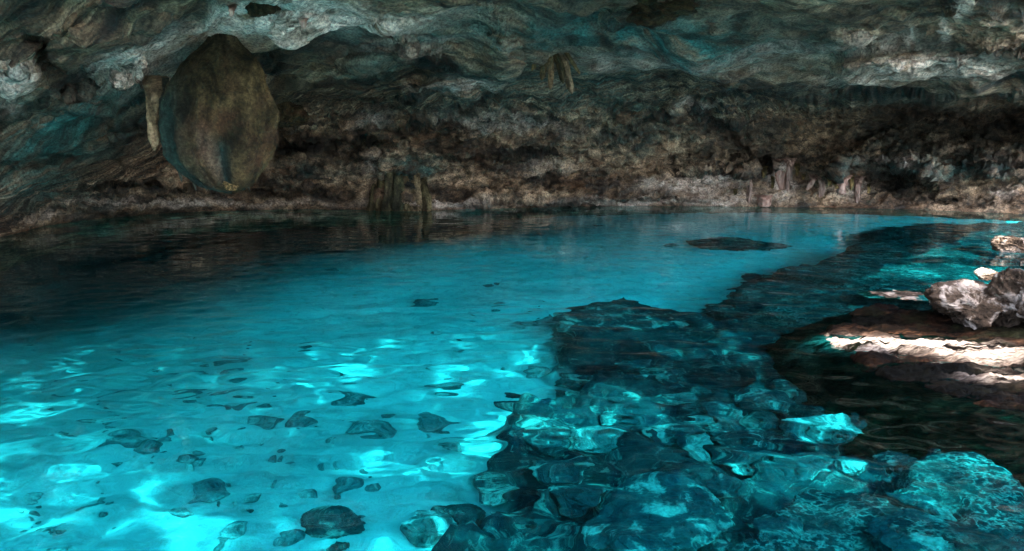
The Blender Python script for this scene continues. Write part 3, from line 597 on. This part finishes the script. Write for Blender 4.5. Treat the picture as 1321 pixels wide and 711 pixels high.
for (pts, r0, r1, lab, sd, dd) in [
    ([(966, 226), (967, 246), (965, 264)], 4, 2.5, 'slim reddish stalactite reaching almost to the far water', 11, .5), ([(1008, 205), (1006, 230), (1009, 254)], 7, 4, 'tall white stalactite, widest of the far wall row', 12, .6),
    ([(1020, 204), (1017, 226), (1014, 250)], 4, 3, 'white stalactite fused beside the tallest pale one', 13, .55), ([(1052, 224), (1046, 238), (1040, 246)], 5, 2, 'short white stalactite slanting down at the far wall', 14, .5),
    ([(1060, 224), (1061, 240), (1058, 255)], 4.5, 3, 'white hooked stalactite just beside the slanting short one', 15, .5), ([(1088, 226), (1086, 240), (1085, 252)], 7, 5, 'stubby pink stalactite at the mouth of the small far recess', 16, .6), ([(1108, 228), (1107, 246), (1106, 262)], 4, 3, 'dim brown stalactite inside the small far recess', 17, .4),
    ([(985, 250), (986, 258), (985, 268)], 9, 7, 'squat brown stump of rock standing at the far waterline', 18, .4), ([(390, 20), (391, 28), (392, 38)], 6, 2.5, 'tiny white stalactite tip under the bright ceiling rock', 19, .3), ([(300, 6), (299, 14), (298, 22)], 5, 2, 'white tooth of rock at the top beside the dark ceiling knob', 20, .3)]:
    d = shell_D(*pts[1]) if pts[0][0] > 900 else shell_D(*pts[0]); stalactite('stalactite', pts, d - .02, r0, r1, lab, M_WHITE, attrs=(.75 if pts[0][0] < 1070 else .3, 0), group=G2 if pts[0][0] > 900 else 'stalactites', seed=sd)

for i in range(9):
    x = [985, 996, 1028, 1036, 1070, 1079, 1098, 1120, 948][i]; y0 = [214, 220, 208, 222, 226, 234, 224, 236, 240][i]; ln = [16, 24, 20, 10, 14, 10, 22, 14, 12][i]
    stalactite('stalactite', [(x, y0), (x + 1, y0 + ln * .6), (x, y0 + ln)], shell_D(x, y0 + 5) - .02, random.uniform(2, 4), 1.5, 'thin dull dripstone among the brighter stalactites of the far wall', M_FLOW, group='thin dripstones at the far wall', seed=50 + i, back=.8, flare=.3)

# fan of stone ribs hanging on the vault, and one at the wall foot
def fan(name, label, ribs, D, cat):
    root = bpy.data.objects.new(name, None); COL.objects.link(root); root.location = at(ribs[0][0][0][0], ribs[0][0][0][1], D); tag(root, label, cat)
    for i, (pts, r0, r1, attrs) in enumerate(ribs):
        o = stalactite('rib', pts, D - .05 * (i % 3), r0, r1, None, M_FLOW, None, seed=30 + i, attrs=attrs, flat=1., back=1.1, flare=-.55); o.parent = root; o.location = Vector(o.location) - root.location
d = shell_D(710, 84)
fan('fan_formation', 'fan of dark streaked stone ribs spreading down from the vault centre', [([(704, 52), (688, 72), (676, 84)], 4, 2, (.0, .3)), ([(718, 52), (734, 74), (748, 96)], 4, 2, (.1, .2)), ([(708, 50), (694, 70), (686, 92)], 5, 2.5, (.0, .1)), ([(709, 48), (703, 75), (699, 104)], 5, 3, (.1, .2)), ([(711, 48), (711, 80), (710, 116)], 5, 3, (.35, .0)), ([(714, 50), (720, 78), (727, 108)], 5, 3, (.0, .4)), ([(716, 52), (728, 80), (738, 122)], 5, 4, (.5, .2))], d + .06, 'stone fan')
d = shell_D(520, 235)
fan('flowstone_column', 'fluted olive flowstone column standing in the water at the far wall', [([(494, 212), (493, 240), (490, 276)], 5, 8, (.0, .3)), ([(504, 198), (503, 236), (500, 276)], 6, 9, (.1, .5)), ([(514, 206), (514, 238), (512, 276)], 6, 9, (.0, .6)), ([(524, 196), (526, 240), (527, 276)], 6, 9, (.2, .2)), ([(534, 210), (537, 240), (538, 276)], 5, 8, (.5, .1)), ([(545, 222), (549, 246), (552, 276)], 4, 7, (.1, .3)), ([(484, 230), (481, 250), (476, 276)], 2, 5, (.1, .3))], d + .2, 'flowstone column')
o = dry = rock_mesh(71, 10, 5, .16, 'ceiling_knob'); k = link('ceiling_knob', o, M_FORM); k.location = at(337., 2., shell_D(337, 14) - .05); k.scale = (.17, .14, .15); tag(k, 'dark rounded knob of rock on the ceiling at the top amid bright rock', 'rock knob')
k = link('ceiling_knob', rock_mesh(72, 10, 5, .18, 'ceiling_knob'), M_FORM); k.location = at(845., 6., shell_D(845, 16) - .05); k.scale = (.5, .35, .2); tag(k, 'broad jagged dark rock hanging at the top of the vault', 'rock knob')
k = link('ceiling_knob', rock_mesh(73, 10, 5, .12, 'ceiling_knob'), M_FORM); k.location = at(372., 150., 15.6); k.scale = (.26, .3, .2); tag(k, 'brown knob of rock poking out behind the egg shaped rock', 'rock knob')

# ------------------------------------------------------------------ land around the sinkhole
def ground():
    nr, nt_ = 60, 160; r = np.concatenate([np.linspace(15, 30, 40), np.geomspace(32, 1500, 20)]); th = np.linspace(0, 2 * math.pi, nt_, endpoint=False)
    RR, TH = np.meshgrid(r, th, indexing='ij'); X = RR * np.sin(TH) * 1.05; Y = 8 + RR * np.cos(TH); q = np.stack([X, Y, 0 * X], -1)
    Z = -2.6 + 5.2 * sstep(15, 21, RR) + .5 * fbm(q * .3, 4) * sstep(15, 18, RR) 
    keep = ~((Y > 2) & (RR < 34) & (X > -30))
    Fc = grid_faces(nr, nt_, wrap=True); Fc = Fc[keep.ravel()[Fc].any(1)]
    me = make_mesh('ground', np.stack([X, Y, Z], -1), Fc, dict(pale=0 * X, algae=0 * X + .6, dark=0 * X)); tag(link('ground', me, M_CAVE), kind='structure')
ground()

# ------------------------------------------------------------------ sun, sky, unseen leaves added to dapple the sun
SUN_EL, SUN_AZ = R(56), R(158)      # azimuth from +Y clockwise: behind the camera, slightly right
sdir = np.array([math.sin(SUN_AZ) * math.cos(SUN_EL), math.cos(SUN_AZ) * math.cos(SUN_EL), math.sin(SUN_EL)])   # towards the sun
w = bpy.data.worlds.new('World'); sc.world = w; w.use_nodes = True; nt = w.node_tree
sky = nt.nodes.new('ShaderNodeTexSky'); sky.sky_type = 'NISHITA'; sky.sun_disc = False; sky.sun_elevation = SUN_EL; sky.sun_rotation = SUN_AZ; sky.ozone_density = 0; sky.dust_density = 3
nt.links.new(sky.outputs[0], nt.nodes['Background'].inputs[0]); nt.nodes['Background'].inputs[1].default_value = .15
L = bpy.data.lights.new('sun', 'SUN'); L.energy = 2.8; L.angle = R(.53); L.color = (1, .95, .87); L.cycles.is_caustics_light = True
lo = bpy.data.objects.new('sun', L); COL.objects.link(lo); lo.rotation_euler = Vector(sdir).to_track_quat('Z', 'Y').to_euler()

GAPS = [(120, 650, 150, 60), (60, 600, 90, 30), (200, 690, 110, 30), (300, 690, 60, 16), (90, 560, 60, 12), (400, 408, 56, 12), (290, 428, 66, 7), (450, 468, 46, 10), (380, 484, 60, 6), (765, 352, 40, 6), (30, 520, 60, 10), (340, 640, 50, 14), (490, 600, 60, 10),
        (740, 530, 110, 36), (700, 520, 50, 12), (800, 520, 40, 14), (620, 570, 34, 8), (1040, 612, 130, 32), (930, 625, 60, 14), (900, 545, 30, 10), (930, 432, 22, 7), (860, 452, 26, 5), (560, 690, 36, 18), (1065, 556, 40, 14), (800, 400, 14, 4),
        (1140, 440, 100, 13), (1250, 454, 110, 16), (1330, 484, 70, 18), (1290, 360, 60, 20), (1308, 312, 30, 10), (1250, 372, 40, 10), (1180, 325, 110, 7), (1080, 330, 80, 6), (1130, 368, 120, 9), (1220, 348, 80, 6), (950, 665, 16, 6), (430, 610, 60, 8), (1280, 600, 80, 20), (1180, 640, 80, 16), (560, 612, 40, 8), (240, 560, 60, 8), (600, 655, 40, 10)]  # canopy openings shaped so sun patches land at chosen spots
def unseen_canopy():
    H = 16.; n = 27000
    # leaves added out of view to shade the pool from the sun
    X = rng.uniform(-12, 15, n); Y = rng.uniform(1, 16, n); off = sdir * (H / sdir[2])
    Xc, Yc = X - 0, Y - 0
    keep = np.ones(n, bool); warp = np.stack([X, Y, 0 * X], -1)
    wx = .16 * fbm(warp * 1.6, 3); wy = .16 * fbm(warp * 1.6 + 9, 3)
    for (px, py, rx, ry) in GAPS:
        rx, ry = rx * 1.12, ry * 1.15
        dep = 0.02 if (px > 1130 and 300 < py < 500) else (.3 if px > 1130 else (SAND if px < 620 or py < 380 else 1.0))
        g_ = lambda x_, y_: bedpt(x_, y_, dep) - np.array([-sdir[0], -sdir[1], 0]) / 1.33 * dep / math.sqrt(1 - (math.cos(SUN_EL) / 1.33) ** 2)
        c = g_(px, py); ex = g_(px + rx, py)[0] - c[0]; ey = (g_(px, py - ry)[1] - g_(px, py + ry)[1]) / 2
        r = ((Xc + wx - c[0]) / ex) ** 2 + ((Yc + wy - c[1]) / ey) ** 2; tw = rng.uniform(size=n)
        if px < 420 and py > 520: r = np.where((pn(np.stack([X * 2.2, Y * 3.2, 0 * X + px], -1)) > .02) | (tw < .12), 2, r)
        keep &= r > 1
    X, Y = X[keep], Y[keep]; n = len(X); Z = H + rng.uniform(-.6, .6, n)
    kk = Z / sdir[2]; PX = X + sdir[0] * kk; PY = Y + sdir[1] * kk
    rim = PY < 30; c = np.stack([PX, PY, Z], -1)
    s = rng.uniform(.16, .34, n); a = rng.normal(size=(n, 3)); a[:, 2] *= .35; a /= np.linalg.norm(a, axis=1, keepdims=True); b = np.cross(a, rng.normal(size=(n, 3))); b /= np.linalg.norm(b, axis=1, keepdims=True)
    V = np.stack([c - a * s[:, None], c - b * s[:, None] * .5, c + a * s[:, None], c + b * s[:, None] * .5], 1)
    m, nt, bs = nmat('leaf'); t = NT(nt); g = t.n('ShaderNodeNewGeometry'); 
    t.l(t.mix(g.outputs['Random Per Island'], (.03, .07, .015), (.09, .14, .03)), bs.inputs['Base Color']); bs.inputs['Roughness'].default_value = .6
    me = make_mesh('dapple_leaves', V, np.arange(4 * n).reshape(-1, 4)); o = link('dapple_leaves', me, m, smooth=False); tag(o, kind='stuff')
unseen_canopy()

# ------------------------------------------------------------------ render settings
sc.view_settings.view_transform = 'Standard'; sc.view_settings.look = 'None'; sc.view_settings.gamma = 1; sc.view_settings.exposure = 3.5
cy = sc.cycles; cy.use_denoising = True; cy.max_bounces = 10; cy.diffuse_bounces = 4; cy.glossy_bounces = 4; cy.transmission_bounces = 6
cy.sample_clamp_indirect = 6; cy.sample_clamp_direct = 0; cy.caustics_refractive = True; cy.caustics_reflective = True; cy.blur_glossy = .3
cy.use_adaptive_sampling = True; cy.adaptive_threshold = .006
